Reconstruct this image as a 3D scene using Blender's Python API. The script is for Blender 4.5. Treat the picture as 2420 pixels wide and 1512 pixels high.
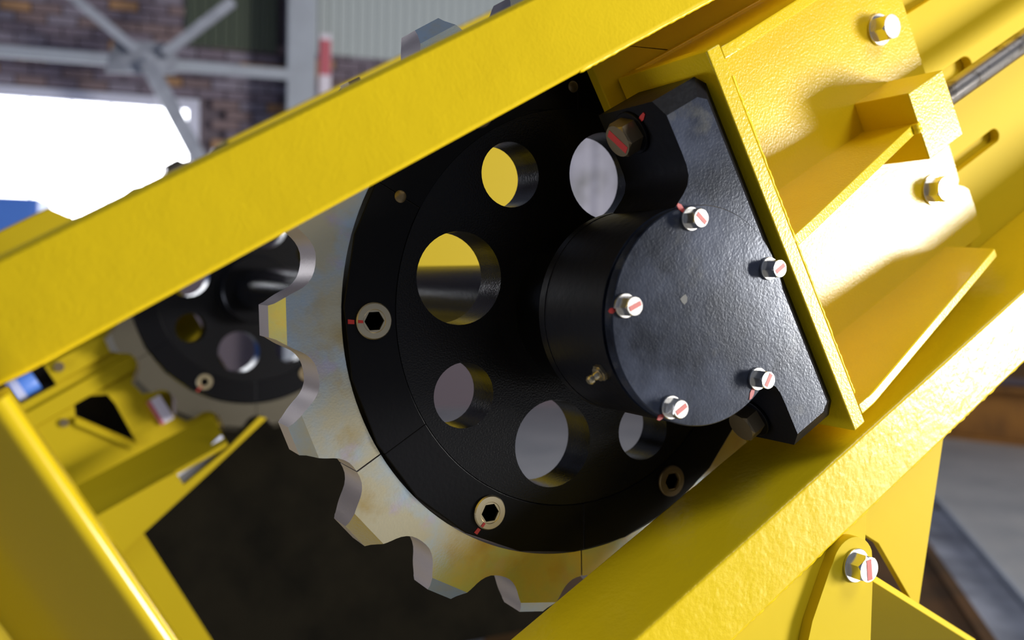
import bpy, bmesh, math, random
from math import sin, cos, pi, radians as R, hypot, atan2
from mathutils import Vector, Matrix
from mathutils.geometry import tessellate_polygon

random.seed(7)
C = bpy.context.scene.collection
SC = bpy.context.scene
for o in list(bpy.data.objects):
    bpy.data.objects.remove(o)

# ------------------------------------------------------------------ camera, light, exposure
# World: X along the sprocket face, Y along the shaft (away), Z up; origin at the near sprocket's face centre.
cam_d = bpy.data.cameras.new('camera')
cam = bpy.data.objects.new('camera', cam_d); C.objects.link(cam)
cam_d.sensor_width = 36.0
cam_d.lens = 36.0 * 2223.43 / 2420.0
cam_d.clip_start = 0.02; cam_d.clip_end = 200
cam_d.dof.use_dof = True
cam_d.dof.focus_distance = 1.04
cam_d.dof.aperture_fstop = 2.8
ax, ay, az = (0.87512935, -0.48343428, 0.02097409), (0.0, 0.04334483, 0.99906017), (-0.48388906, -0.87430688, 0.03793233)
M = Matrix(((ax[0], ay[0], az[0], -0.6194461), (ax[1], ay[1], az[1], -0.95087746), (ax[2], ay[2], az[2], 0.02750521), (0, 0, 0, 1)))
cam.matrix_world = M
SC.camera = cam

w = bpy.data.worlds.new('workshop_air'); SC.world = w; w.use_nodes = True
w.node_tree.nodes['Background'].inputs[0].default_value = (0.62, 0.72, 1.0, 1)
w.node_tree.nodes['Background'].inputs[1].default_value = 0.19

def area(name, loc, target, sx, sy, power, col):
    d = bpy.data.lights.new(name, 'AREA'); d.shape = 'RECTANGLE'; d.size = sx; d.size_y = sy
    d.energy = power; d.color = col
    o = bpy.data.objects.new(name, d); C.objects.link(o); o.location = loc
    o.rotation_euler = (Vector(target) - Vector(loc)).to_track_quat('-Z', 'Z').to_euler()
    return o
area('assumed_right_key', (6.6, -4.65, 0.25), (0.3, -0.1, 0.0), 1.9, 2.2, 1020, (1.0, 0.97, 0.93))  # unseen key lamp at right front, its place assumed from highlights and shadow directions
area('low_left_bounce', (-2.3, 0.8, -0.95), (0.0, 0.4, 0.0), 1.1, 0.35, 36, (0.76, 0.82, 1.0))  # unseen lamp added for low glints on shaft and hole walls, like lit floor
area('overhead_fill', (1.5, -3.0, 3.7), (0.0, 0.0, 0.0), 1.6, 1.6, 105, (0.97, 0.98, 1.0))  # added fill from above for the upward faces, not a seen roof opening

SC.view_settings.view_transform = 'Standard'
SC.view_settings.look = 'None'
SC.view_settings.exposure = 0.0
SC.view_settings.gamma = 1.0
SC.view_settings.use_curve_mapping = False

# ------------------------------------------------------------------ materials
def mat(name, col, rough=0.5, metal=0.0, bump=None, vary=None, coat=0.0, spec=0.5, emit=None):
    """bump=(scale, strength, distance); vary=(colour, scale, low, high) mixes a noise-shaped second colour"""
    m = bpy.data.materials.new(name); m.use_nodes = True
    nt = m.node_tree; b = nt.nodes['Principled BSDF']
    b.inputs['Base Color'].default_value = (*col, 1); b.inputs['Roughness'].default_value = rough
    b.inputs['Metallic'].default_value = metal; b.inputs['Coat Weight'].default_value = coat
    b.inputs['Coat Roughness'].default_value = 0.12
    b.inputs['Specular IOR Level'].default_value = spec
    tc = nt.nodes.new('ShaderNodeTexCoord')
    if vary:
        vs = vary if isinstance(vary, list) else [vary]
        prev = None
        for (c2, sc, lo, hi) in vs:
            n = nt.nodes.new('ShaderNodeTexNoise'); n.inputs['Scale'].default_value = sc
            n.inputs['Detail'].default_value = 5; n.inputs['Roughness'].default_value = 0.6
            nt.links.new(tc.outputs['Object'], n.inputs['Vector'])
            mr = nt.nodes.new('ShaderNodeMapRange'); mr.inputs[1].default_value = lo; mr.inputs[2].default_value = hi
            nt.links.new(n.outputs['Fac'], mr.inputs[0])
            mx = nt.nodes.new('ShaderNodeMix'); mx.data_type = 'RGBA'
            nt.links.new(mr.outputs[0], mx.inputs[0])
            if prev is None: mx.inputs[6].default_value = (*col, 1)
            else: nt.links.new(prev, mx.inputs[6])
            mx.inputs[7].default_value = (*c2, 1)
            prev = mx.outputs[2]
        nt.links.new(prev, b.inputs['Base Color'])
    if bump:
        bl = bump if isinstance(bump, list) else [bump]
        pn = None
        for (sc, st, di) in bl:
            n = nt.nodes.new('ShaderNodeTexNoise'); n.inputs['Scale'].default_value = sc; n.inputs['Detail'].default_value = 2
            nt.links.new(tc.outputs['Object'], n.inputs['Vector'])
            bp = nt.nodes.new('ShaderNodeBump'); bp.inputs['Strength'].default_value = st; bp.inputs['Distance'].default_value = di
            nt.links.new(n.outputs['Fac'], bp.inputs['Height'])
            if pn: nt.links.new(pn, bp.inputs['Normal'])
            pn = bp.outputs['Normal']
        nt.links.new(pn, b.inputs['Normal'])
    if emit:
        b.inputs['Emission Color'].default_value = (*emit[0], 1); b.inputs['Emission Strength'].default_value = emit[1]
    return m

YEL = mat('yellow_paint', (0.84, 0.60, 0.009), 0.32, bump=[(260, 0.2, 0.0010), (26, 0.18, 0.003)], vary=((0.78, 0.55, 0.008), 6, 0.4, 0.75), coat=0.0, spec=0.25)
YELFAR = mat('shade_toned_yellow_paint', (0.41, 0.295, 0.004), 0.55, spec=0.15)  # near frame's yellow, darkened in colour for the dimmer far side
YELRAIL = mat('thick_yellow_paint', (0.68, 0.49, 0.008), 0.26, bump=[(150, 0.25, 0.0016), (48, 0.35, 0.003)], coat=0.0, spec=0.24)
YELGLOSS = mat('gloss_yellow_paint', (0.60, 0.43, 0.006), 0.22, bump=[(35, 0.08, 0.002)], coat=0.3, spec=0.35)
YELWEB = mat('matt_yellow_paint', (0.62, 0.45, 0.008), 0.6, bump=[(60, 0.1, 0.002)], spec=0.15)
YEL2 = mat('yellow_paint_on_machined_plate', (0.70, 0.50, 0.008), 0.26, bump=[(330, 0.35, 0.0011), (40, 0.12, 0.002)], vary=((0.64, 0.45, 0.007), 6, 0.4, 0.75), coat=0.05, spec=0.30)
BLK = mat('black_paint', (0.003, 0.003, 0.004), 0.3, bump=(190, 0.10, 0.0012), spec=0.16)
BLKIN = mat('gloss_black_paint', (0.006, 0.006, 0.007), 0.22, bump=(480, 0.40, 0.0007), spec=0.24)
DUSTY = mat('dusty_black_paint', (0.004, 0.005, 0.009), 0.18, bump=[(380, 0.14, 0.0007), (45, 0.06, 0.002)], vary=[((0.040, 0.047, 0.070), 12, 0.40, 0.70), ((0.085, 0.083, 0.070), 21, 0.58, 0.82)], spec=0.4)
CAST = mat('scuffed_black_casting', (0.006, 0.006, 0.008), 0.36, bump=[(90, 0.18, 0.0018)], spec=0.12)
SIL = mat('zinc_plated_sprocket_steel', (0.78, 0.70, 0.47), 0.25, 0.95, bump=[(420, 0.12, 0.0006)], vary=[((0.62, 0.74, 0.80), 9, 0.47, 0.62), ((0.66, 0.50, 0.22), 13, 0.52, 0.70), ((0.74, 0.62, 0.78), 17, 0.58, 0.72)])
SILSHADE = mat('shade_toned_sprocket_steel', (0.075, 0.065, 0.045), 0.5, 0.6)  # far sprocket's shadow put into its colour; same steel as the near one
CUT = mat('cut_steel_edge', (0.42, 0.37, 0.37), 0.42, 0.9, bump=(300, 0.2, 0.0008))
ZINC = mat('zinc_bolt_steel', (0.72, 0.70, 0.66), 0.25, 0.95, bump=(400, 0.08, 0.0005))
BRZ = mat('yellow_zinc_bolt_steel', (0.58, 0.50, 0.34), 0.3, 0.95)
DARKZ = mat('dulled_bolt_steel', (0.22, 0.17, 0.10), 0.4, 0.8)
RED = mat('red_marker_paint', (0.42, 0.02, 0.015), 0.45)
PINK = mat('faded_red_marker_paint', (0.55, 0.12, 0.10), 0.5)
ROD = mat('bare_threaded_steel', (0.50, 0.47, 0.44), 0.36, 0.9, vary=((0.14, 0.11, 0.07), 30, 0.5, 0.7))
DARK = mat('dark_rubber_skirt', (0.0085, 0.0070, 0.0040), 0.9, vary=((0.0035, 0.003, 0.0018), 5, 0.4, 0.7), spec=0.06)
CONC = mat('concrete_floor', (0.40, 0.40, 0.40), 0.42, bump=(12, 0.12, 0.01), vary=[((0.31, 0.32, 0.33), 1.6, 0.4, 0.65), ((0.46, 0.44, 0.42), 7, 0.55, 0.8)])
RUST = mat('rusty_brown_steel', (0.30, 0.13, 0.022), 0.6, vary=((0.16, 0.07, 0.016), 5, 0.4, 0.7))
BROWN = mat('brown_primer_steel', (0.11, 0.05, 0.012), 0.6, vary=((0.05, 0.028, 0.008), 3, 0.4, 0.7))
GREYP = mat('grey_painted_steel', (0.38, 0.40, 0.46), 0.45, vary=((0.15, 0.16, 0.19), 3, 0.4, 0.7))
LGREY = mat('light_grey_painted_column', (0.36, 0.39, 0.44), 0.5, vary=((0.30, 0.32, 0.36), 2, 0.4, 0.7))
CLAD = mat('light_corrugated_cladding', (0.42, 0.46, 0.46), 0.5)
CLADD = mat('shaded_green_cladding', (0.055, 0.07, 0.045), 0.6)  # cladding left of the column, its shade put into the colour
MORT = mat('dark_mortar', (0.12, 0.095, 0.11), 0.9)
BRK = [mat('dark_purple_brick', (0.17, 0.135, 0.165), 0.85), mat('brown_brick', (0.20, 0.14, 0.14), 0.85),
       mat('grey_brick', (0.22, 0.19, 0.23), 0.85), mat('orange_brick', (0.36, 0.20, 0.10), 0.85)]
PANE = mat('daylit_frosted_pane', (0.9, 0.9, 0.9), 0.5, emit=((0.95, 0.97, 1.0), 7.0))
WFRM = mat('pale_window_frame', (0.62, 0.62, 0.72), 0.5)
BLUE = mat('blue_painted_steel', (0.07, 0.19, 0.62), 0.4)
PALEB = mat('pale_blue_band', (0.45, 0.48, 0.68), 0.4)
WHT = mat('white_paint', (0.72, 0.66, 0.74), 0.5)
SIGNR = mat('faded_red_paint', (0.50, 0.10, 0.13), 0.5)
SHEET = mat('pale_plastic_sheeting', (0.34, 0.33, 0.40), 0.5, vary=((0.14, 0.14, 0.14), 3.0, 0.45, 0.68))
GLINT = mat('pale_floor_glint', (0.72, 0.76, 0.98), 0.4)  # pale colour stands in for bright floor behind the rail slot
GUARD = mat('brown_black_panel', (0.030, 0.025, 0.021), 0.7, vary=((0.012, 0.010, 0.008), 3, 0.4, 0.6), spec=0.2)

DUSTY.node_tree.nodes['Principled BSDF'].inputs['Specular Tint'].default_value = (0.80, 0.87, 1.0, 1)  # blue tint puts reflected sky into the highlight colour of the dusty paint

# ------------------------------------------------------------------ mesh helpers
TILT = R(30.4117)
ROT = Matrix.Rotation(-TILT, 4, 'Y')         # machine frame: local x up the incline, local y along the shaft, local z across the incline

def link(name, bm, m, parent=None, smooth=None, bevel=None, label=None):
    bmesh.ops.remove_doubles(bm, verts=bm.verts, dist=1e-6)
    bmesh.ops.recalc_face_normals(bm, faces=bm.faces)
    me = bpy.data.meshes.new(name); bm.to_mesh(me); bm.free()
    me.materials.append(m)
    if smooth is not None:
        for p in me.polygons: p.use_smooth = True
        me.set_sharp_from_angle(angle=R(smooth))
    o = bpy.data.objects.new(name, me); C.objects.link(o)
    if parent: o.parent = parent
    if bevel:
        b = o.modifiers.new('edge', 'BEVEL'); b.width = bevel; b.segments = 3; b.limit_method = 'ANGLE'; b.angle_limit = R(40)
        for p in me.polygons: p.use_smooth = True
        b.harden_normals = True
    if label: o['label'] = label
    return o

def thing(name, label, cat, loc=(0, 0, 0), rot=None, group=None):
    o = bpy.data.objects.new(name, None); C.objects.link(o)
    o.empty_display_size = 0.05
    o.matrix_world = Matrix.Translation(loc) @ (rot if rot else Matrix())
    o['label'] = label; o['category'] = cat
    if group: o['group'] = group
    return o

def tag(o, label, cat, group=None):
    o['label'] = label; o['category'] = cat
    if group: o['group'] = group
    return o

def box(bm, x0, x1, y0, y1, z0, z1):
    v = [bm.verts.new((x, y, z)) for z in (z0, z1) for y in (y0, y1) for x in (x0, x1)]
    for f in ((0, 1, 3, 2), (4, 6, 7, 5), (0, 4, 5, 1), (2, 3, 7, 6), (0, 2, 6, 4), (1, 5, 7, 3)):
        bm.faces.new([v[i] for i in f])

def plate(bm, outline, y0, y1, holes=(), axis='xz', front=None):
    """extrude an outline (with holes) between two offsets; axis 'xz': thickness along y, 'xy': along z, 'yz': along x.
       front: optional function moving the outline points of the y0 side"""
    def P(p, t):
        if axis == 'xz': return (p[0], t, p[1])
        if axis == 'xy': return (p[0], p[1], t)
        return (t, p[0], p[1])
    loops = [list(outline)] + [list(h) for h in holes]
    flat = [p for l in loops for p in l]
    tris = tessellate_polygon([[Vector((p[0], p[1], 0)) for p in l] for l in loops])
    fr = [front(p) if front else p for p in flat]
    a = [bm.verts.new(P(p, y0)) for p in fr]; b = [bm.verts.new(P(p, y1)) for p in flat]
    def face(vs):
        try: bm.faces.new(vs)
        except ValueError: pass
    for t in tris:
        face([a[i] for i in t]); face([b[i] for i in reversed(t)])
    k = 0
    for l in loops:
        n = len(l)
        for i in range(n):
            j = (i + 1) % n
            face([a[k + i], a[k + j], b[k + j], b[k + i]])
        k += n

def circ(cx, cy, r, n=48, a0=0.0, a1=None):
    if a1 is None: return [(cx + r * cos(a0 + 2 * pi * i / n), cy + r * sin(a0 + 2 * pi * i / n)) for i in range(n)]
    return [(cx + r * cos(a0 + (a1 - a0) * i / n), cy + r * sin(a0 + (a1 - a0) * i / n)) for i in range(n + 1)]

def lathe(bm, prof, n=48, mtx=None, x0=0.0, z0=0.0, shift=(0, 0)):
    """revolve (radius, y) profile about the y axis"""
    rings = []
    for (r, y) in prof:
        ring = []
        for i in range(n):
            a = 2 * pi * i / n
            p = Vector((x0 + shift[0] * y + r * cos(a), y, z0 + shift[1] * y + r * sin(a)))
            ring.append(bm.verts.new(mtx @ p if mtx else p))
        rings.append(ring)
    for k in range(len(rings) - 1):
        for i in range(n):
            j = (i + 1) % n
            bm.faces.new((rings[k][i], rings[k][j], rings[k + 1][j], rings[k + 1][i]))
    bm.faces.new(rings[0]); bm.faces.new(rings[-1])

def frame_to(loc, axis, spin=0.0):
    """matrix taking local -Y to the given axis"""
    q = Vector((0, -1, 0)).rotation_difference(Vector(axis).normalized())
    return Matrix.Translation(loc) @ q.to_matrix().to_4x4() @ Matrix.Rotation(spin, 4, 'Y')

def hex_bolt(parent, loc, axis, rad, h, m, washer=True, spin=0.0, mark=None, mark_ang=0.5, wm=None, name='bolt', smear=None):
    """hex head with chamfered crown; washer and paint stripe are sub-parts"""
    T = frame_to(loc, axis, spin)
    wt = 0.0035 if washer else 0.0
    bm = bmesh.new()
    hexa = circ(0, 0, rad, 6); ra = rad * 0.875
    rings = []
    for y, pts in ((-wt, hexa), (-wt - h * 0.86, hexa)):
        rings.append([bm.verts.new(T @ Vector((p[0], y, p[1]))) for p in pts])
    for i in range(6):
        j = (i + 1) % 6
        bm.faces.new((rings[0][i], rings[0][j], rings[1][j], rings[1][i]))
    crown = [bm.verts.new(T @ Vector((p[0], -wt - h, p[1]))) for p in circ(0, 0, ra, 24)]
    bm.faces.new(crown); bm.faces.new(rings[0])
    for i in range(24):
        j = (i + 1) % 24
        e0, e1 = rings[1][((i + 2) // 4) % 6], rings[1][((j + 2) // 4) % 6] if j else rings[1][0]
        if e0 == e1: bm.faces.new((crown[i], crown[j], e0))
        else: bm.faces.new((crown[i], crown[j], e1, e0))
    b = link(name, bm, m, parent)
    if washer:
        bm = bmesh.new(); lathe(bm, [(rad * 1.16, 0.0), (rad * 1.2, -0.0006), (rad * 1.2, -wt + 0.0006), (rad * 1.16, -wt)], 32, T)
        link('washer', bm, wm or m, b, smooth=30)
    if mark:
        bm = bmesh.new(); K = T @ Matrix.Rotation(mark_ang - spin, 4, 'Y')
        n0 = len(bm.verts)
        box(bm, -ra * 0.8, ra * 0.85, -wt - h - 0.0004, -wt - h + 0.0004, -ra * 0.27, ra * 0.27)
        bmesh.ops.transform(bm, matrix=K, verts=bm.verts)
        link('paint_mark', bm, mark, b, label='red paint stripe')
    if smear:
        bm = bmesh.new(); K = T @ Matrix.Rotation(smear[0] - spin, 4, 'Y')
        pts = [(rad * 1.1 + random.uniform(-.001, .002) + q * smear[1], s) for q, s in ((0, -.0022), (.5, -.003), (1, -.0012), (.95, .0014), (.45, .0026), (0, .0018))]
        plate(bm, pts, -0.0006, 0.0002)
        bmesh.ops.transform(bm, matrix=K, verts=bm.verts)
        link('paint_mark', bm, RED, b, label='red paint smear')
    return b

def copy_tree(o, parent=None):
    c = o.copy(); C.objects.link(c)
    if parent: c.parent = parent
    for ch in list(o.children): copy_tree(ch, c)
    return c

# ------------------------------------------------------------------ setting: floor and back wall
FZ = -1.15
bm = bmesh.new(); box(bm, -14, 26, -8, 16, FZ - 0.2, FZ)
o = link('floor', bm, CONC); o['kind'] = 'structure'; o['label'] = 'grey concrete workshop floor'

WD, WN, WO = Vector((.978, -.208, 0)), Vector((.208, .978, 0)), Vector((3.74, 6.9, 0))
WALL = Matrix(((WD.x, WN.x, 0, WO.x), (WD.y, WN.y, 0, WO.y), (0, 0, 1, 0), (0, 0, 0, 1)))   # local x along wall, local y away, local z up
wall = bpy.data.objects.new('wall_back', None); C.objects.link(wall); wall.matrix_world = WALL
wall['kind'] = 'structure'; wall['label'] = 'dark brick back wall of the workshop'
bm = bmesh.new()
plate(bm, [(-9, FZ), (10, FZ), (10, 4.2), (-9, 4.2)], 0.05, 0.30, holes=[[(-6.6, .42), (-2.86, .42), (-2.86, 1.55), (-6.6, 1.55)]])
link('wall_core', bm, MORT, wall)
# bricks, each its own part, where the photograph shows the wall
bw, bh, gap = 0.222, 0.073, 0.012
def brick_mesh(m):
    bm = bmesh.new(); box(bm, 0, bw, 0, 0.07, 0, bh)
    bmesh.ops.bevel(bm, geom=list(bm.edges), offset=0.004, segments=1, affect='EDGES')
    me = bpy.data.meshes.new('brick'); bm.to_mesh(me); bm.free(); me.materials.append(m); return me
BM = [brick_mesh(m) for m in BRK]
nb = 0
row = 0; z = 0.55
while z < 2.42:
    x = -4.75 + (0.117 if row % 2 else 0)
    while x < -0.75:
        hide = (x < -2.84 and z < 1.56) or (-2.2 < x and x + bw < -1.86) or (x > -1.86 and z > 2.02) or (-2.99 < x < -1.86 and z > 2.0) or (x > -1.86 and z < 1.45) or (x > -2.84 and z < 0.8) or (-2.25 < x < -1.86 and z < 1.2)
        if not hide and nb < 300:
            q = random.random()
            k = 3 if q > 0.93 else 2 if q > 0.66 else 1 if q > 0.44 else 0
            b = bpy.data.objects.new('brick', BM[k]); C.objects.link(b); b.parent = wall
            b.location = (x, random.uniform(-0.022, -0.014), z); nb += 1
        x += bw + gap
    z += bh + gap; row += 1
# corrugated cladding above and right of the column
def corrugated(name, x0, x1, z0, z1, d, m, parent, pitch=0.085, amp=0.018):
    bm = bmesh.new(); n = int((x1 - x0) / pitch); pts = []
    for i in range(n):
        b0 = x0 + i * pitch
        pts += [(b0, d), (b0 + pitch * .4, d), (b0 + pitch * .5, d - amp), (b0 + pitch * .9, d - amp)]
    back = [(p[0], p[1] + 0.004) for p in reversed(pts)]
    plate(bm, pts + back, z0, z1, axis='xy')
    return link(name, bm, m, parent)
clad = bpy.data.objects.new('trim_1', None); C.objects.link(clad); clad.matrix_world = WALL; clad['kind'] = 'structure'
clad['label'] = 'pale grey corrugated cladding high on the back wall right of the column'
corrugated('cladding_sheet', -1.9, 1.2, 2.03, 3.6, -0.03, CLAD, clad)
clad2 = bpy.data.objects.new('trim_2', None); C.objects.link(clad2); clad2.matrix_world = WALL; clad2['kind'] = 'structure'
clad2['label'] = 'shade-darkened green corrugated cladding high on the back wall left of the column'
corrugated('cladding_sheet', -2.98, -2.2, 2.0, 3.6, -0.03, CLADD, clad2)

# window: frame and panes as parts
win = bpy.data.objects.new('window_1', None); C.objects.link(win); win.matrix_world = WALL; win['kind'] = 'structure'
win['label'] = 'wide workshop window blown out by daylight'
bm = bmesh.new()
plate(bm, [(-6.6, .42), (-2.86, .42), (-2.86, 1.55), (-6.6, 1.55)], -0.03, 0.10, holes=[[(-6.54, .47), (-2.95, .47), (-2.95, 1.46), (-6.54, 1.46)]])
link('window_frame', bm, WFRM, win)
xs = [-6.54, -5.95, -5.36, -4.77, -4.18, -3.87, -3.565, -3.27, -2.95]
for i in range(len(xs) - 1):
    bm = bmesh.new(); box(bm, xs[i] + 0.008, xs[i + 1] - 0.008, 0.03, 0.04, .47, 1.46); link('pane', bm, PANE, win)
    if i:
        bm = bmesh.new(); box(bm, xs[i] - 0.008, xs[i] + 0.008, 0.0, 0.06, .47, 1.46); link('mullion', bm, WFRM, win)

# steel column, tie beam and braces standing in front of the wall
col = thing('steel_column', 'light grey steel column standing against the back wall', 'column', WALL @ Vector((-2.04, -0.45, FZ)), WALL.to_3x3().to_4x4())
bm = bmesh.new(); box(bm, -.115, .115, -.012, 0, 0, 5.4); link('front_flange', bm, LGREY, col)
bm = bmesh.new(); box(bm, -.115, .115, .22, .232, 0, 5.4); link('rear_flange', bm, LGREY, col)
bm = bmesh.new(); box(bm, -.008, .008, 0, .22, 0, 5.4); link('web', bm, LGREY, col)
tie = thing('tie_beam', 'grey horizontal steel tie beam crossing in front of the brick wall', 'beam', WALL @ Vector((-4.0, -0.8, 1.62)), WALL.to_3x3().to_4x4())
bm = bmesh.new(); box(bm, -2.5, 1.86, -.008, .008, 0, .085); box(bm, -2.5, 1.86, .008, .09, .075, .085); link('angle_bar', bm, LGREY, tie)
bm = bmesh.new(); plate(bm, [(.48, -.06), (.98, -.03), (1.0, .10), (.92, .20), (.55, .20)], -.018, -.008); link('gusset_plate', bm, GREYP, tie)
def brace(name, label, p, q, wd):
    a, b = WALL @ Vector((p[0], -0.90, p[1])), WALL @ Vector((q[0], -0.90, q[1]))
    t = thing(name, label, 'brace', a, WALL.to_3x3().to_4x4(), 'braces of the roof truss')
    dx, dz = q[0] - p[0], q[1] - p[1]; L = hypot(dx, dz); nx, nz = -dz / L * wd / 2, dx / L * wd / 2
    bm = bmesh.new(); plate(bm, [(nx, nz), (-nx, -nz), (dx - nx, dz - nz), (dx + nx, dz + nz)], -.012, 0); link('flange', bm, GREYP, t)
    s = .1
    bm = bmesh.new(); plate(bm, [(nx * s - nx * .9, nz * s - nz * .9), (-nx, -nz), (dx - nx, dz - nz), (dx + nx * s - nx * .9, dz + nz * s - nz * .9)], 0, .06); link('leg', bm, GREYP, t)
brace('truss_brace', 'grey diagonal brace crossing the right end of the bright window', (-3.22, 1.66), (-2.72, .72), .12)
brace('truss_brace', 'grey diagonal brace rising left from the tie beam gusset', (-3.28, 1.72), (-3.78, 2.12), .07)
brace('truss_brace', 'grey diagonal brace rising right from the tie beam gusset', (-3.10, 1.72), (-2.6, 2.17), .07)

# red and white post, pale sheet, blue bin
t = thing('marker_post', 'narrow white post with a faded red patch beside the grey column', 'post', WALL @ Vector((-1.83, -0.30, FZ)), WALL.to_3x3().to_4x4())
bm = bmesh.new(); box(bm, -.05, .05, 0, .03, 0, 3.29); link('post', bm, WHT, t, bevel=.006)
bm = bmesh.new(); box(bm, -.046, .046, -.003, 0, 2.94, 3.24); link('red_patch', bm, SIGNR, t)
t = thing('plastic_sheet', 'pale lavender sheet hung on the back wall, seen through a sprocket hole', 'sheet', WALL @ Vector((.8, -0.2, .3)), WALL.to_3x3().to_4x4())
bm = bmesh.new(); n = 40; pts = [(-.7 + 1.4 * i / n, .012 * sin(i * .9) + .006 * sin(i * 2.3)) for i in range(n + 1)]
plate(bm, pts + [(p[0], p[1] + .004) for p in reversed(pts)], 0, 1.5, axis='xy'); link('sheet', bm, SHEET, t, smooth=60)
bm = bmesh.new(); lathe(bm, [(.012, -.8), (.012, .8)], 12, Matrix.Translation((0, 0, 1.51)) @ Matrix.Rotation(R(90), 4, 'Z')); link('hanging_rail', bm, GREYP, t, smooth=40)
t = thing('parts_cabinet', 'blue steel cabinet standing under the bright window at the left', 'cabinet', WALL @ Vector((-4.45, -2.0, FZ)), WALL.to_3x3().to_4x4())
bm = bmesh.new(); box(bm, -.68, .68, 0, .5, 0, 1.66); link('body', bm, BLUE, t, bevel=.01)
for sx in (-1, 1):
    bm = bmesh.new(); box(bm, -.655 if sx < 0 else .008, -.008 if sx < 0 else .655, -.018, 0, .06, 1.62); d = link('door', bm, BLUE, t, bevel=.004)
    bm = bmesh.new(); box(bm, sx * .06 - .008, sx * .06 + .008, -.045, -.018, .8, .95); link('handle', bm, GREYP, d)

# right-hand floor clutter
t = thing('steel_beam', 'rust brown steel beam lying on the floor beyond the lower frame rail', 'beam', (6.3, 3.73, FZ), Matrix.Rotation(R(-70), 4, 'Z'))
bm = bmesh.new(); box(bm, -3, 3, 0, .30, 0, .03); link('lower_flange', bm, RUST, t)
bm = bmesh.new(); box(bm, -3, 3, .14, .16, .03, .42); link('web', bm, RUST, t)
bm = bmesh.new(); box(bm, -3, 3, 0, .30, .42, .45); link('upper_flange', bm, RUST, t)
bm = bmesh.new(); box(bm, -3, 3, -.02, .30, .53, .95); link('timber', bm, BROWN, t, label='dark brown baulk stacked on the beam')
bm = bmesh.new(); box(bm, -2.6, -2.4, .02, .28, .45, .53); box(bm, 2.4, 2.6, .02, .28, .45, .53); link('spacer', bm, BROWN, t)
a, b = Vector((3.72, 2.29, FZ)), Vector((2.70, 1.21, FZ)); d = (b - a).normalized(); ang = atan2(d.y, d.x)
t = thing('floor_kerb', 'grey steel kerb bar running diagonally along the floor at the right', 'kerb', a, Matrix.Rotation(ang, 4, 'Z'))
bm = bmesh.new(); box(bm, -1.2, 3.0, -.11, .09, 0, .02); link('base_flange', bm, GREYP, t)
bm = bmesh.new(); box(bm, -1.2, 3.0, .075, .09, .02, .05); link('lip', bm, LGREY, t)
bm = bmesh.new(); lathe(bm, [(.016, .018), (.016, .032), (.010, .036)], 6, Matrix.Translation((-.1, .05, 0)) @ Matrix.Rotation(R(90), 4, 'X')); link('bolt', bm, DARKZ, t)
t = thing('floor_plate', 'brown steel plate lying on the floor left of the grey kerb bar', 'plate', a, Matrix.Rotation(ang, 4, 'Z'))
bm = bmesh.new(); box(bm, -1.2, 3.0, -1.75, -.115, 0, .015); link('sheet', bm, BROWN, t)
bm = bmesh.new(); box(bm, -1.2, 3.0, -.16, -.115, .015, .03); link('edge_strip', bm, BROWN, t)

# ------------------------------------------------------------------ near side frame of the conveyor
FR = thing('conveyor_side_frame', 'near yellow conveyor frame of two inclined box rails beside the sprocket', 'machine frame', (0, 0, 0), ROT)
bm = bmesh.new()
plate(bm, [(-.536, -.2), (1.6, -.2), (1.6, -.045), (-.62, -.045), (-.62, -.135)], .265, .346, axis='xy')
link('upper_rail', bm, YEL, FR, bevel=.006)
bm = bmesh.new(); box(bm, -.80, 1.6, -.198, -.055, -.341, -.254)
link('lower_rail', bm, YELRAIL, FR, bevel=.005)
def slot(u0, u1, v, h):
    return circ(u1, v, h, 10, -pi / 2, pi / 2) + circ(u0, v, h, 10, pi / 2, 3 * pi / 2)
bm = bmesh.new()
plate(bm, [(.116, -.27), (1.6, -.27), (1.6, .28), (.116, .28)], -.055, -.040, holes=[slot(.42, .735, -.124, .0105), slot(.42, .735, .118, .0105), slot(.42, .72, -.006, .014)])
link('web_plate', bm, YELWEB, FR, bevel=.002)
# weld beads along the rail edges
def bead(p, q, r, name='weld_bead', parent=FR, n=60):
    p, q = Vector(p), Vector(q); bm = bmesh.new(); prev = None
    T = frame_to((0, 0, 0), p - q)
    for i in range(n + 1):
        c = p.lerp(q, i / n); rr = r * (0.75 + .35 * random.random())
        ring = [bm.verts.new(c + (T.to_3x3() @ Vector((rr * cos(2 * pi * k / 7), 0, rr * sin(2 * pi * k / 7))))) for k in range(7)]
        if prev:
            for k in range(7): bm.faces.new((prev[k], prev[(k + 1) % 7], ring[(k + 1) % 7], ring[k]))
        else: bm.faces.new(ring)
        prev = ring
    bm.faces.new(prev)
    return link(name, bm, YEL, parent, smooth=70)
bead((.0, -.196, .2665), (.62, -.196, .2665), .0028, n=150)
bead((-.15, -.192, -.3385), (.7, -.192, -.3385), .0045, n=170)

# support leg below the lower rail: upright plates in world axes
LEG = thing('support_leg', 'yellow bolted support leg under the lower rail at bottom right', 'support', (.24, -.17, FZ))
def wp(x, z): return (x - .24, z - FZ)
bm = bmesh.new(); plate(bm, [wp(-.05, FZ + .01), wp(.293, FZ + .01), wp(.289, -.2265), wp(.0, -.396), wp(-.05, -.4255)], -.018, -.006); link('leg_plate', bm, YELWEB, LEG, bevel=.0012)
lug = [wp(*p) for p in ([(.145, -.52), (.19, -.345), (.215, -.29)] + circ(.253, -.290, .034, 14, R(165), R(25)) + [(.287, -.30), (.2875, -.52)])]
bm = bmesh.new(); plate(bm, lug, -.032, -.018); link('lug_plate', bm, YELWEB, LEG, bevel=.002)
hex_bolt(LEG, (.2560 - .24, -.032, -.289 - FZ), (0, -1, 0), .0165, .017, ZINC, mark=PINK, mark_ang=R(82), spin=.3)
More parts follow.
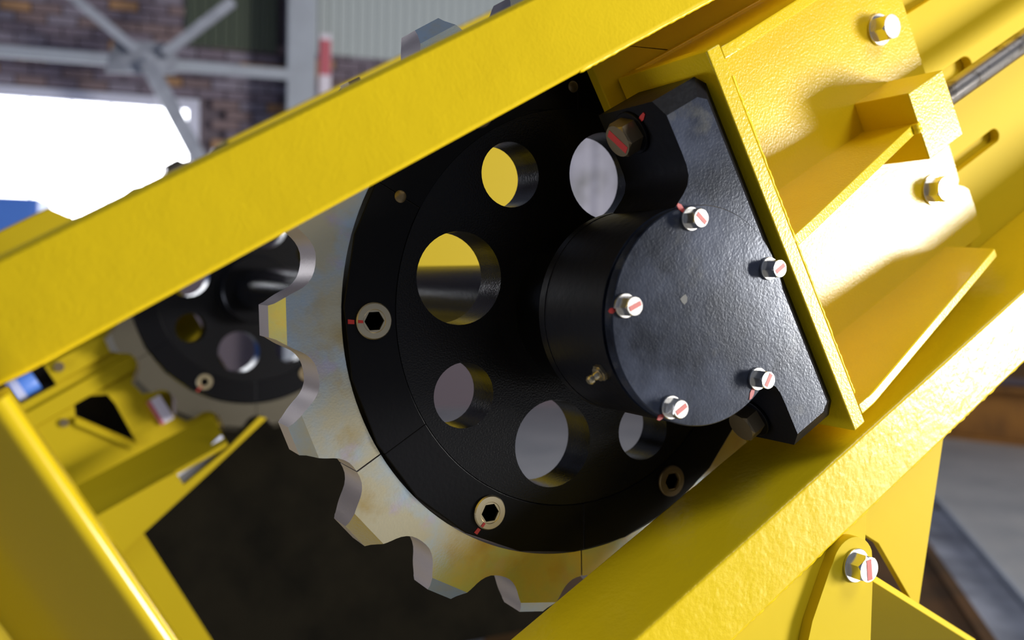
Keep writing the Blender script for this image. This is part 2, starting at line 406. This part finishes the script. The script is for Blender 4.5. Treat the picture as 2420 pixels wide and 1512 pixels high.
bm = bmesh.new(); plate(bm, [wp(.33, -.2025), wp(.524, -.0885), wp(.4715, -.402), wp(.462, -.39), wp(.39, -.30), wp(.335, -.27)], .045, .055); link('gusset_plate', bm, YELWEB, LEG, bevel=.0012)
bm = bmesh.new()
A_, B_ = Vector((.291 - .24, -.012, -.310 - FZ)), Vector((.60 - .24, .045, -.470 - FZ)); d_ = Vector((0, .85, -.5)) * .14
n_ = (B_ - A_).cross(d_).normalized() * .010
va = [bm.verts.new(p) for p in (A_, B_, B_ + d_, A_ + d_)]; vb = [bm.verts.new(p + n_) for p in (A_, B_, B_ + d_, A_ + d_)]
bm.faces.new(va); bm.faces.new(vb[::-1])
for i in range(4): bm.faces.new((va[i], va[(i + 1) % 4], vb[(i + 1) % 4], vb[i]))
link('brace_plate', bm, YELWEB, LEG, bevel=.0012)
bm = bmesh.new(); box(bm, -.3, .3, -.04, .1, 0, .01); link('foot', bm, YELWEB, LEG)

# upright post at the left end of the frame
PO = thing('frame_post', 'rounded yellow post crossing behind the left end of the upper rail', 'post', ROT @ Vector((-.6, -.2, -.254)), ROT)
pts = [(.0475, .02), (.0475, -.02)] + circ(.0385, -.028, .0090, 10, R(8), R(-130)) + [(-.046, .0265), (-.058, .022), (-.16, -.022), (-.16, .03), (-.05, .045)]
bm = bmesh.new(); plate(bm, pts, 0, .516, axis='xy'); link('folded_plate', bm, YELGLOSS, PO, smooth=25)
bm = bmesh.new(); box(bm, -.165, .055, .005, .075, 0, .012); link('base_plate', bm, YEL, PO)

# ------------------------------------------------------------------ sprocket
def make_sprocket():
    S = thing('chain_sprocket', 'near large toothed sprocket with black drilled hub behind the bearing', 'sprocket', (0, 0, 0))
    holes = []
    for k in range(4):
        a = R(168.4 + 90 * k); holes.append(circ(.1645 * cos(a), .1645 * sin(a), .0524, 48))
        a = R(212.9 + 90 * k); holes.append(circ(.1822 * cos(a), .1822 * sin(a), .0374, 40))
    bm = bmesh.new(); plate(bm, circ(0, 0, .2368, 128), 0, .050, holes=holes)
    link('hub_disc', bm, BLKIN, S, smooth=30)
    bm = bmesh.new(); lathe(bm, [(.085, -.055), (.088, -.052), (.088, .10), (.085, .104)], 64); link('hub', bm, BLK, S, smooth=30)
    bm = bmesh.new(); plate(bm, circ(0, 0, .2935, 72), .016, .046, holes=[circ(0, 0, .2372, 72)]); link('back_flange', bm, BLK, S, smooth=20)
    # black clamping ring in six segments, 24-sided outside
    for k in range(6):
        a0, a1 = -147.3 + 60 * k + .02, -87.3 + 60 * k - .02
        outer = [a0] + [165 + 15 * q for q in range(-40, 40) if a0 < 165 + 15 * q < a1] + [a1]
        pts = []
        for a in outer:
            ph = ((a - 165) % 15) - 7.5
            r = .2958 * cos(R(7.5)) / cos(R(ph)); pts.append((r * cos(R(a)), r * sin(R(a))))
        pts += [(.2374 * cos(R(a1 + (a0 - a1) * i / 16)), .2374 * sin(R(a1 + (a0 - a1) * i / 16))) for i in range(17)]
        bm = bmesh.new(); plate(bm, pts, -.001, .0155); link('ring_segment', bm, BLK, S, bevel=.0012)
    # silver toothed segments, three teeth each
    half = [(0, .3285), (1.2, .3290), (2.3, .3306), (3.3, .3340), (4.1, .3384), (4.7, .3434), (5.15, .3482), (5.6, .3527), (6.1, .3572), (6.6, .3612), (7.1, .3655), (7.45, .3705 / cos(R(2.55)))]
    def outline():
        pts = []
        for g in range(-1, 3):            # gullets at 0, 20, 40, 60 of the segment
            for s, seq in ((-1, half[::-1]), (1, half[1:])):
                for (da, r) in seq:
                    a = 20 * (g + 1) + s * da
                    if .18 < a < 59.82: pts.append((a, r))
        return [(.15, .3285)] + pts + [(59.85, .3285)]
    ol = outline(); base = -147.5
    pts = [(r * cos(R(base + a)), r * sin(R(base + a))) for a, r in ol]
    pts += [(.297 * cos(R(base + 59.85 - 59.70 * i / 24)), .297 * sin(R(base + 59.85 - 59.70 * i / 24))) for i in range(25)]
    bm = bmesh.new(); plate(bm, pts, .004, .060)
    bmesh.ops.remove_doubles(bm, verts=bm.verts, dist=1e-6)
    for k in range(3):                    # chamfer the front (and back) of each tooth tip
        a = R(base + 10 + 20 * k); rd = Vector((cos(a), 0, sin(a)))
        for y, sy in ((.004, -1), (.060, 1)):
            w_, h_ = (.0150, .0135) if sy < 0 else (.004, .004)
            no = (rd * h_ + Vector((0, sy, 0)) * w_).normalized()
            co = rd * (.3705 - w_) + Vector((0, y, 0))
            g = bm.verts[:] + bm.edges[:] + bm.faces[:]
            res = bmesh.ops.bisect_plane(bm, geom=g, plane_co=co, plane_no=no, clear_outer=True, dist=1e-6)
            ed = [e for e in bm.edges if e.is_boundary]
            if ed: bmesh.ops.holes_fill(bm, edges=ed, sides=0)
    seg = link('sprocket_segment', bm, SIL, S, smooth=35)
    seg.data.materials.append(CUT)
    for p in seg.data.polygons:           # flame-cut walls of the gullets and tips
        c = p.center; n = p.normal
        if abs(n.y) < .3 and hypot(c.x, c.z) > .31: p.material_index = 1
    for k in range(1, 6):
        c = seg.copy(); C.objects.link(c); c.parent = S; c.rotation_euler = (0, -R(60 * k), 0)
    for k in range(6):
        a = R(-176.8 + 60 * k); x, z = .2633 * cos(a), .2633 * sin(a)
        bm = bmesh.new(); T = Matrix.Translation((x, 0, z))
        prof = [(.0200, -.001), (.0200, -.0035), (.0188, -.005), (.0128, -.005), (.0122, -.0042)]
        rings = [[bm.verts.new(T @ Vector((r * cos(2 * pi * i / 36), y, r * sin(2 * pi * i / 36)))) for i in range(36)] for r, y in prof]
        for q in range(len(rings) - 1):
            for i in range(36):
                j = (i + 1) % 36; bm.faces.new((rings[q][i], rings[q][j], rings[q + 1][j], rings[q + 1][i]))
        hx = [[bm.verts.new(T @ Vector((r * cos(a + pi / 3 * i), y, r * sin(a + pi / 3 * i)))) for i in range(6)] for r, y in ((.0112, -.0042), (.0112, .0030))]
        for i in range(6):
            j = (i + 1) % 6; bm.faces.new((hx[0][i], hx[0][j], hx[1][j], hx[1][i]))
        bm.faces.new(hx[1]); bm.faces.new(rings[0])
        # annulus between crown bore and hexagon
        ir = rings[-1]
        off = int(round(a / (2 * pi) * 36)) % 36
        for i in range(36):
            j = (i + 1) % 36
            e0 = hx[0][int(round(((i - off) % 36) / 6.0)) % 6]; e1 = hx[0][int(round(((j - off) % 36) / 6.0)) % 6]
            if e0 == e1: bm.faces.new((ir[i], ir[j], e0))
            else: bm.faces.new((ir[i], ir[j], e1, e0))
        b = link('socket_screw', bm, BRZ if k < 2 else DARKZ, S, smooth=30)
        bm = bmesh.new()
        am = a if k == 0 else a - R(8 if k == 1 else 0)
        for r0, r1, wd in ((.0215, .0285, .0022), (.013, .0185, .0015)):
            if k > 1: continue
            ux, uz = cos(am), sin(am); K = (x - .2633 * ux + ux * .2633, z - .2633 * uz + uz * .2633)
            c0, c1 = (K[0] + ux * r0 * 1.0, K[1] + uz * r0), (K[0] + ux * r1, K[1] + uz * r1)
            plate(bm, [(c0[0] - uz * wd, c0[1] + ux * wd), (c0[0] + uz * wd, c0[1] - ux * wd), (c1[0] + uz * wd * 1.5, c1[1] - ux * wd * 1.5), (c1[0] - uz * wd * .7, c1[1] + ux * wd * .7)],
                  -.0018 if r0 > .02 else -.0056, -.0004 if r0 > .02 else -.0045)
        if k < 2: link('paint_mark', bm, RED, b, label='red paint witness mark')
        else: bm.free()
    for a in (153.0, 93.9):
        a = R(a); bm = bmesh.new(); lathe(bm, [(.0068, .001), (.0068, -.0016), (.0052, -.0026), (.0020, -.0030)], 20, Matrix.Translation((.263 * cos(a), 0, .263 * sin(a))))
        link('dowel', bm, DARKZ, S, smooth=30, label='small brown dowel at a ring joint')
    return S
SP = make_sprocket()
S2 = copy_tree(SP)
shade_seg = next(c for c in S2.children if c.name.startswith('sprocket_segment')).data.copy(); shade_seg.materials[0] = SILSHADE
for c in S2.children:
    if c.name.startswith('sprocket_segment'): c.data = shade_seg
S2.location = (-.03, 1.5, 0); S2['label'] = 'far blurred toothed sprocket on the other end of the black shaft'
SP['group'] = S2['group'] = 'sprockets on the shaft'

SH = thing('drive_shaft', 'thick gloss black shaft running between the two sprockets', 'shaft', (0, 0, 0))
bm = bmesh.new(); lathe(bm, [(.054, .1045), (.054, 1.444)], 64, shift=(-.02, 0)); link('tube', bm, BLKIN, SH, smooth=40)
bm = bmesh.new(); lathe(bm, [(.040, -.0855), (.040, -.0555)], 48); link('journal', bm, BLK, SH, smooth=40)

# ------------------------------------------------------------------ bearing
BE = thing('pillow_block_bearing', 'black pillow block bearing with round bolted cover on the yellow bracket', 'bearing', (0, 0, 0), ROT)
half = [(.138, .194), (.127, .206), (.066, .206), (.066, .150), (.0655, .136), (.063, .1255), (.057, .1175), (.049, .1125), (.040, .1085)]
arc = circ(0, 0, .1100, 40, R(73), R(287))
prof = half + arc + [(p[0], -p[1]) for p in reversed(half)]
bm = bmesh.new()
def fr(p):
    u, v = p
    if abs(v) > .2 and u > .1: return (.110, math.copysign(.189, v))
    if u > .13: return (.1205, math.copysign(.182, v))
    if abs(v) > .2: return (u, math.copysign(.189, v))
    return p
tl = tessellate_polygon([[Vector((*fr(p), 0)) for p in prof]])
plate(bm, prof, -.194, -.100)
bmesh.ops.delete(bm, geom=[f for f in bm.faces if all(abs(v.co.y + .194) < 1e-5 for v in f.verts)], context='FACES')
n = len(prof); fa = [bm.verts.new((*[fr(p)[0]], -.207, fr(p)[1])) for p in prof]; fb = [bm.verts.new((p[0], -.194, p[1])) for p in prof]
for t in tl: bm.faces.new([fa[i] for i in t])
for i in range(n):
    j = (i + 1) % n; bm.faces.new((fa[i], fa[j], fb[j], fb[i]))
lathe(bm, [(.1105, -.101), (.1105, -.090), (.107, -.0865), (.06, -.0865)], 96)
hs = link('housing', bm, CAST, BE, smooth=32)
hs.data.materials.append(DUSTY)
for p in hs.data.polygons:
    if p.center.y < -.19 and p.normal.y < -.3: p.use_smooth = False
    if p.normal.y < -.9 and p.center.y < -.2: p.material_index = 1
bm = bmesh.new(); lathe(bm, [(.102, -.2068), (.102, -.2125), (.1102, -.2125), (.1102, -.2236), (.1092, -.2246)], 128)
cv = link('cover', bm, DUSTY, BE, smooth=30, label='dusty round cover plate')
d36 = [30, 75, 205, 130, -60]
bm = bmesh.new(); plate(bm, [(-.0135 + r_ * cos(a_), .0265 + r_ * sin(a_)) for a_, r_ in ((0, .0045), (.8, .0056), (1.6, .0040), (2.5, .0052), (3.3, .0038), (4.2, .0050), (5.2, .0042))], -.2249, -.2245)
link('chalk_mark', bm, mat('grey_chalk', (.16, .16, .15), .9), cv, label='pale scuff at the centre of the cover')
marks = [R(-38), R(35), R(62), R(32), R(25)]
for k in range(5):
    a = 1.7868 - k * 2 * pi / 5 - TILT
    x, z = .0974 * cos(a), .0974 * sin(a)
    sm = {0: (R(140) - TILT, .011), 2: (R(-110) - TILT, .012), 3: (R(-140) - TILT, .007), 4: (R(200) - TILT, .008)}.get(k)
    hex_bolt(BE, (x, -.2246, z), (0, -1, 0), .0098, .0140, ZINC, mark=PINK, mark_ang=-(marks[k] - TILT), spin=.35 * k, smear=(-sm[0], sm[1]) if sm else None)
for v, mk in ((.180, RED), (-.176, None)):
    hex_bolt(BE, (.0655, -.146, v), (-1, 0, 0), .0195, .019, DARKZ, mark=mk, mark_ang=.9, wm=CAST, spin=.3, smear=(-.5, .012) if mk else None, name='mounting_bolt')
# grease nipple
nv = Vector((cos(R(-149) - TILT), 0, sin(R(-149) - TILT)))
T = frame_to(nv * .1095 + Vector((0, -.186, 0)), nv)
bm = bmesh.new(); lathe(bm, [(.0075, 0), (.0075, -.006), (.0042, -.0062), (.0042, -.010), (.0030, -.0115), (.0048, -.0135), (.0048, -.0165), (.0030, -.0185)], 18, T); gn = link('grease_nipple', bm, BRZ, BE, smooth=40, label='small brass grease nipple')
bm = bmesh.new(); lathe(bm, [(.0092, 0), (.0092, -.004)], 6, T); link('nut', bm, BRZ, gn)

# ------------------------------------------------------------------ take-up bracket and its adjusting screw
BR = thing('takeup_bracket', 'yellow take-up bracket of welded plates and ribs right of the bearing', 'bracket', (0, 0, 0), ROT)
bm = bmesh.new(); box(bm, .1385, .1575, -.2115, -.058, -.233, .2255); link('mounting_plate', bm, YEL2, BR, bevel=.0018)
wav = [(.6175, .226), (.6150, .05), (.6160, -.10), (.6135, -.137), (.6080, -.143), (.6205, -.152), (.6270, -.160), (.6280, -.190), (.6230, -.232)]
bm = bmesh.new(); plate(bm, [(.1575, .226)] + wav + [(.1575, -.232)], -.070, -.0565); link('back_plate', bm, YEL2, BR, bevel=.0015)
def rib(v0, v1, prof, name='rib'):
    bm = bmesh.new(); plate(bm, prof, v0, v1, axis='xy'); return link(name, bm, YEL2, BR, bevel=.002)
rib(-.0065, .0065, [(.157, -.2105), (.20, -.2030), (.466, -.148), (.466, -.0695), (.157, -.0695)])
rib(-.2225, -.2095, [(.157, -.2110), (.185, -.2110), (.535, -.150), (.545, -.0695), (.157, -.0695)])
rib(.2085, .2215, [(.157, -.2110), (.185, -.2110), (.535, -.150), (.545, -.0695), (.157, -.0695)])
bm = bmesh.new(); box(bm, .465, .5395, -.1535, -.0695, -.0445, .0460); link('adjuster_block', bm, YEL2, BR, bevel=.0018)
bead((.463, -.150, .0062), (.463, -.150, -.0062), .007, parent=BR, n=6)
bead((.1592, -.2085, -.195), (.1592, -.2085, .19), .0026, parent=BR, n=110)
for v in (.1135, -.1245):
    hex_bolt(BR, (.553, -.070, v), (0, -1, 0), .0178, .0190, ZINC, spin=.1 + v)

bm = bmesh.new(); box(bm, .40, .80, -.0395, -.030, -.16, .15); link('guide_bar', bm, YELWEB, FR)
bm = bmesh.new(); lathe(bm, [(.011, -.004), (.011, .007), (.008, .010)], 6, Matrix.Translation((-.174, -.10, .346)) @ Matrix.Rotation(R(-90), 4, 'X')); link('bolt', bm, DARKZ, FR, label='small bolt head on the top of the upper rail')
RD = thing('threaded_rod', 'bare steel threaded rod screwed into the bracket block at upper right', 'rod', ROT @ Vector((.5395, -.118, -.001)), ROT @ Matrix.Rotation(R(-90), 4, 'Z'))
bm = bmesh.new(); pr = []
y = 0.0
while y < .62:
    pr += [(.0146, y), (.0158, y + .0013), (.0146, y + .0026)]; y += .0033
lathe(bm, pr, 32); link('thread', bm, ROD, RD, smooth=50)
bm = bmesh.new(); lathe(bm, [(.0158, y), (.0158, y + .5)], 32); link('shank', bm, ROD, RD, smooth=40)

# ------------------------------------------------------------------ far side frame
FF = thing('conveyor_side_frame', 'far blurred yellow conveyor frame with cut-out side plate behind the far sprocket', 'machine frame', (0, 1.6, 0), ROT)
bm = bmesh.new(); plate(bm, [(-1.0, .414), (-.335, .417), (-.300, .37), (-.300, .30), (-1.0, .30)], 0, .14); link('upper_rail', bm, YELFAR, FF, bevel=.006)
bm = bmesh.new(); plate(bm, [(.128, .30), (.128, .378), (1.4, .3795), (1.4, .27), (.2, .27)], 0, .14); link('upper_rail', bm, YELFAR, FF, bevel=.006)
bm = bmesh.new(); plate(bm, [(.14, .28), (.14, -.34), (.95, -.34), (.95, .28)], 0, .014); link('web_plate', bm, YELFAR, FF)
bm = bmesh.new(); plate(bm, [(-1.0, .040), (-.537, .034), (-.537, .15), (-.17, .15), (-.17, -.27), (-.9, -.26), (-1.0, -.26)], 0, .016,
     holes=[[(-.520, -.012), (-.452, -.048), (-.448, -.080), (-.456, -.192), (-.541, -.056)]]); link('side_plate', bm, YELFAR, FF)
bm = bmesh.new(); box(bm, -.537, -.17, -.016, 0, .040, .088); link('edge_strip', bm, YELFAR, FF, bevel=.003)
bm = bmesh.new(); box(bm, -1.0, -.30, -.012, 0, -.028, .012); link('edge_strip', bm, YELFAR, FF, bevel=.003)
bm = bmesh.new(); plate(bm, [(-.543, -.058), (-.474, -.179), (-.456, -.192), (-.470, -.200), (-.552, -.070)], -.014, .05); link('stiffener', bm, YELFAR, FF)
bm = bmesh.new(); lathe(bm, [(.012, 0), (.012, -.01)], 14, Matrix.Translation((-.51, -.016, .072))); link('bolt', bm, DARKZ, FF, smooth=40)
bm = bmesh.new(); lathe(bm, [(.010, 0), (.010, -.008)], 14, Matrix.Translation((-.57, -.0, -.055))); link('bolt', bm, DARKZ, FF, smooth=40)
# inner lower rail: sloping top flange, tapering front face with slots, and an added pale strip behind it for the bright floor beyond
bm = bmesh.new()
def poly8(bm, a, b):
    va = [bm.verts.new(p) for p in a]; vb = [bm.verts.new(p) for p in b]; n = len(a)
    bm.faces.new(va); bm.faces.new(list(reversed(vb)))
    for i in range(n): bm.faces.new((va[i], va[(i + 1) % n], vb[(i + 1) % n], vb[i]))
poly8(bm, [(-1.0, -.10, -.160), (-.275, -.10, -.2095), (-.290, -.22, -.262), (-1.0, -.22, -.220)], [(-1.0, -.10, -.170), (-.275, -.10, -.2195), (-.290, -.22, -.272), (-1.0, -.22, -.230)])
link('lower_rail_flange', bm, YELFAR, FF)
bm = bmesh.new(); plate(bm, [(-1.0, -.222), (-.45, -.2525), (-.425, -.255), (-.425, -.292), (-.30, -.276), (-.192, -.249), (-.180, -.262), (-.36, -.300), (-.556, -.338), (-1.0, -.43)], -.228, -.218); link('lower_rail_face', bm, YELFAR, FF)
bm = bmesh.new(); plate(bm, [(-.46, -.250), (-.33, -.252), (-.29, -.245), (-.29, -.262), (-.33, -.277), (-.46, -.30)], -.20, -.19); link('floor_glint_strip', bm, GLINT, FF, label='pale strip added behind the slotted lower rail as bright floor glare')
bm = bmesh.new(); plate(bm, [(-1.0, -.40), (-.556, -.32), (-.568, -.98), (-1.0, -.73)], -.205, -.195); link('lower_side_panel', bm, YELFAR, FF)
bm = bmesh.new(); box(bm, -.375, -.348, -.012, .03, -.185, -.115); link('roller_end', bm, WHT, FF, label='pale roller end with a red rim'); 
bm = bmesh.new(); box(bm, -.384, -.375, -.012, .03, -.185, -.115); link('roller_rim', bm, SIGNR, FF)

SK = thing('rubber_skirt', 'dark rubber skirt hanging below the far frame behind the sprocket teeth', 'skirt', ROT @ Vector((0, 1.75, 0)), ROT)
bm = bmesh.new(); plate(bm, [(-1.3, -.34), (-.20, -.30), (.22, -.30), (.30, -.50), (.385, -1.545), (-.6, -.97), (-1.3, -.56)], 0, .02)
link('skirt_sheet', bm, DARK, SK)
bm = bmesh.new(); box(bm, -1.25, -.62, -.008, 0, -.40, -.35); link('clamp_bar', bm, DARKZ, SK)
BP = thing('guard_panel', 'black guard panel behind the openings of the far side plate', 'panel', ROT @ Vector((0, 1.70, 0)), ROT)
bm = bmesh.new(); plate(bm, [(-1.3, -.29), (-.16, -.29), (-.16, .20), (-1.3, .20)], 0, .01); link('panel', bm, GUARD, BP)
bm = bmesh.new(); box(bm, -1.3, -.16, -.006, 0, .19, .20); link('top_edge', bm, DARKZ, BP)
DR = thing('motor_end', 'small blue drum with a pale band glimpsed under the left end of the upper rail', 'motor', ROT @ Vector((-.60, 1.64, .068)), ROT)
bm = bmesh.new(); lathe(bm, [(.030, -.032), (.033, -.028), (.033, .03)], 40, Matrix.Rotation(R(90), 4, 'Z')); link('drum', bm, BLUE, DR, smooth=40)
bm = bmesh.new(); lathe(bm, [(.0345, .005), (.0345, .024)], 40, Matrix.Rotation(R(90), 4, 'Z')); link('band', bm, PALEB, DR, smooth=40)
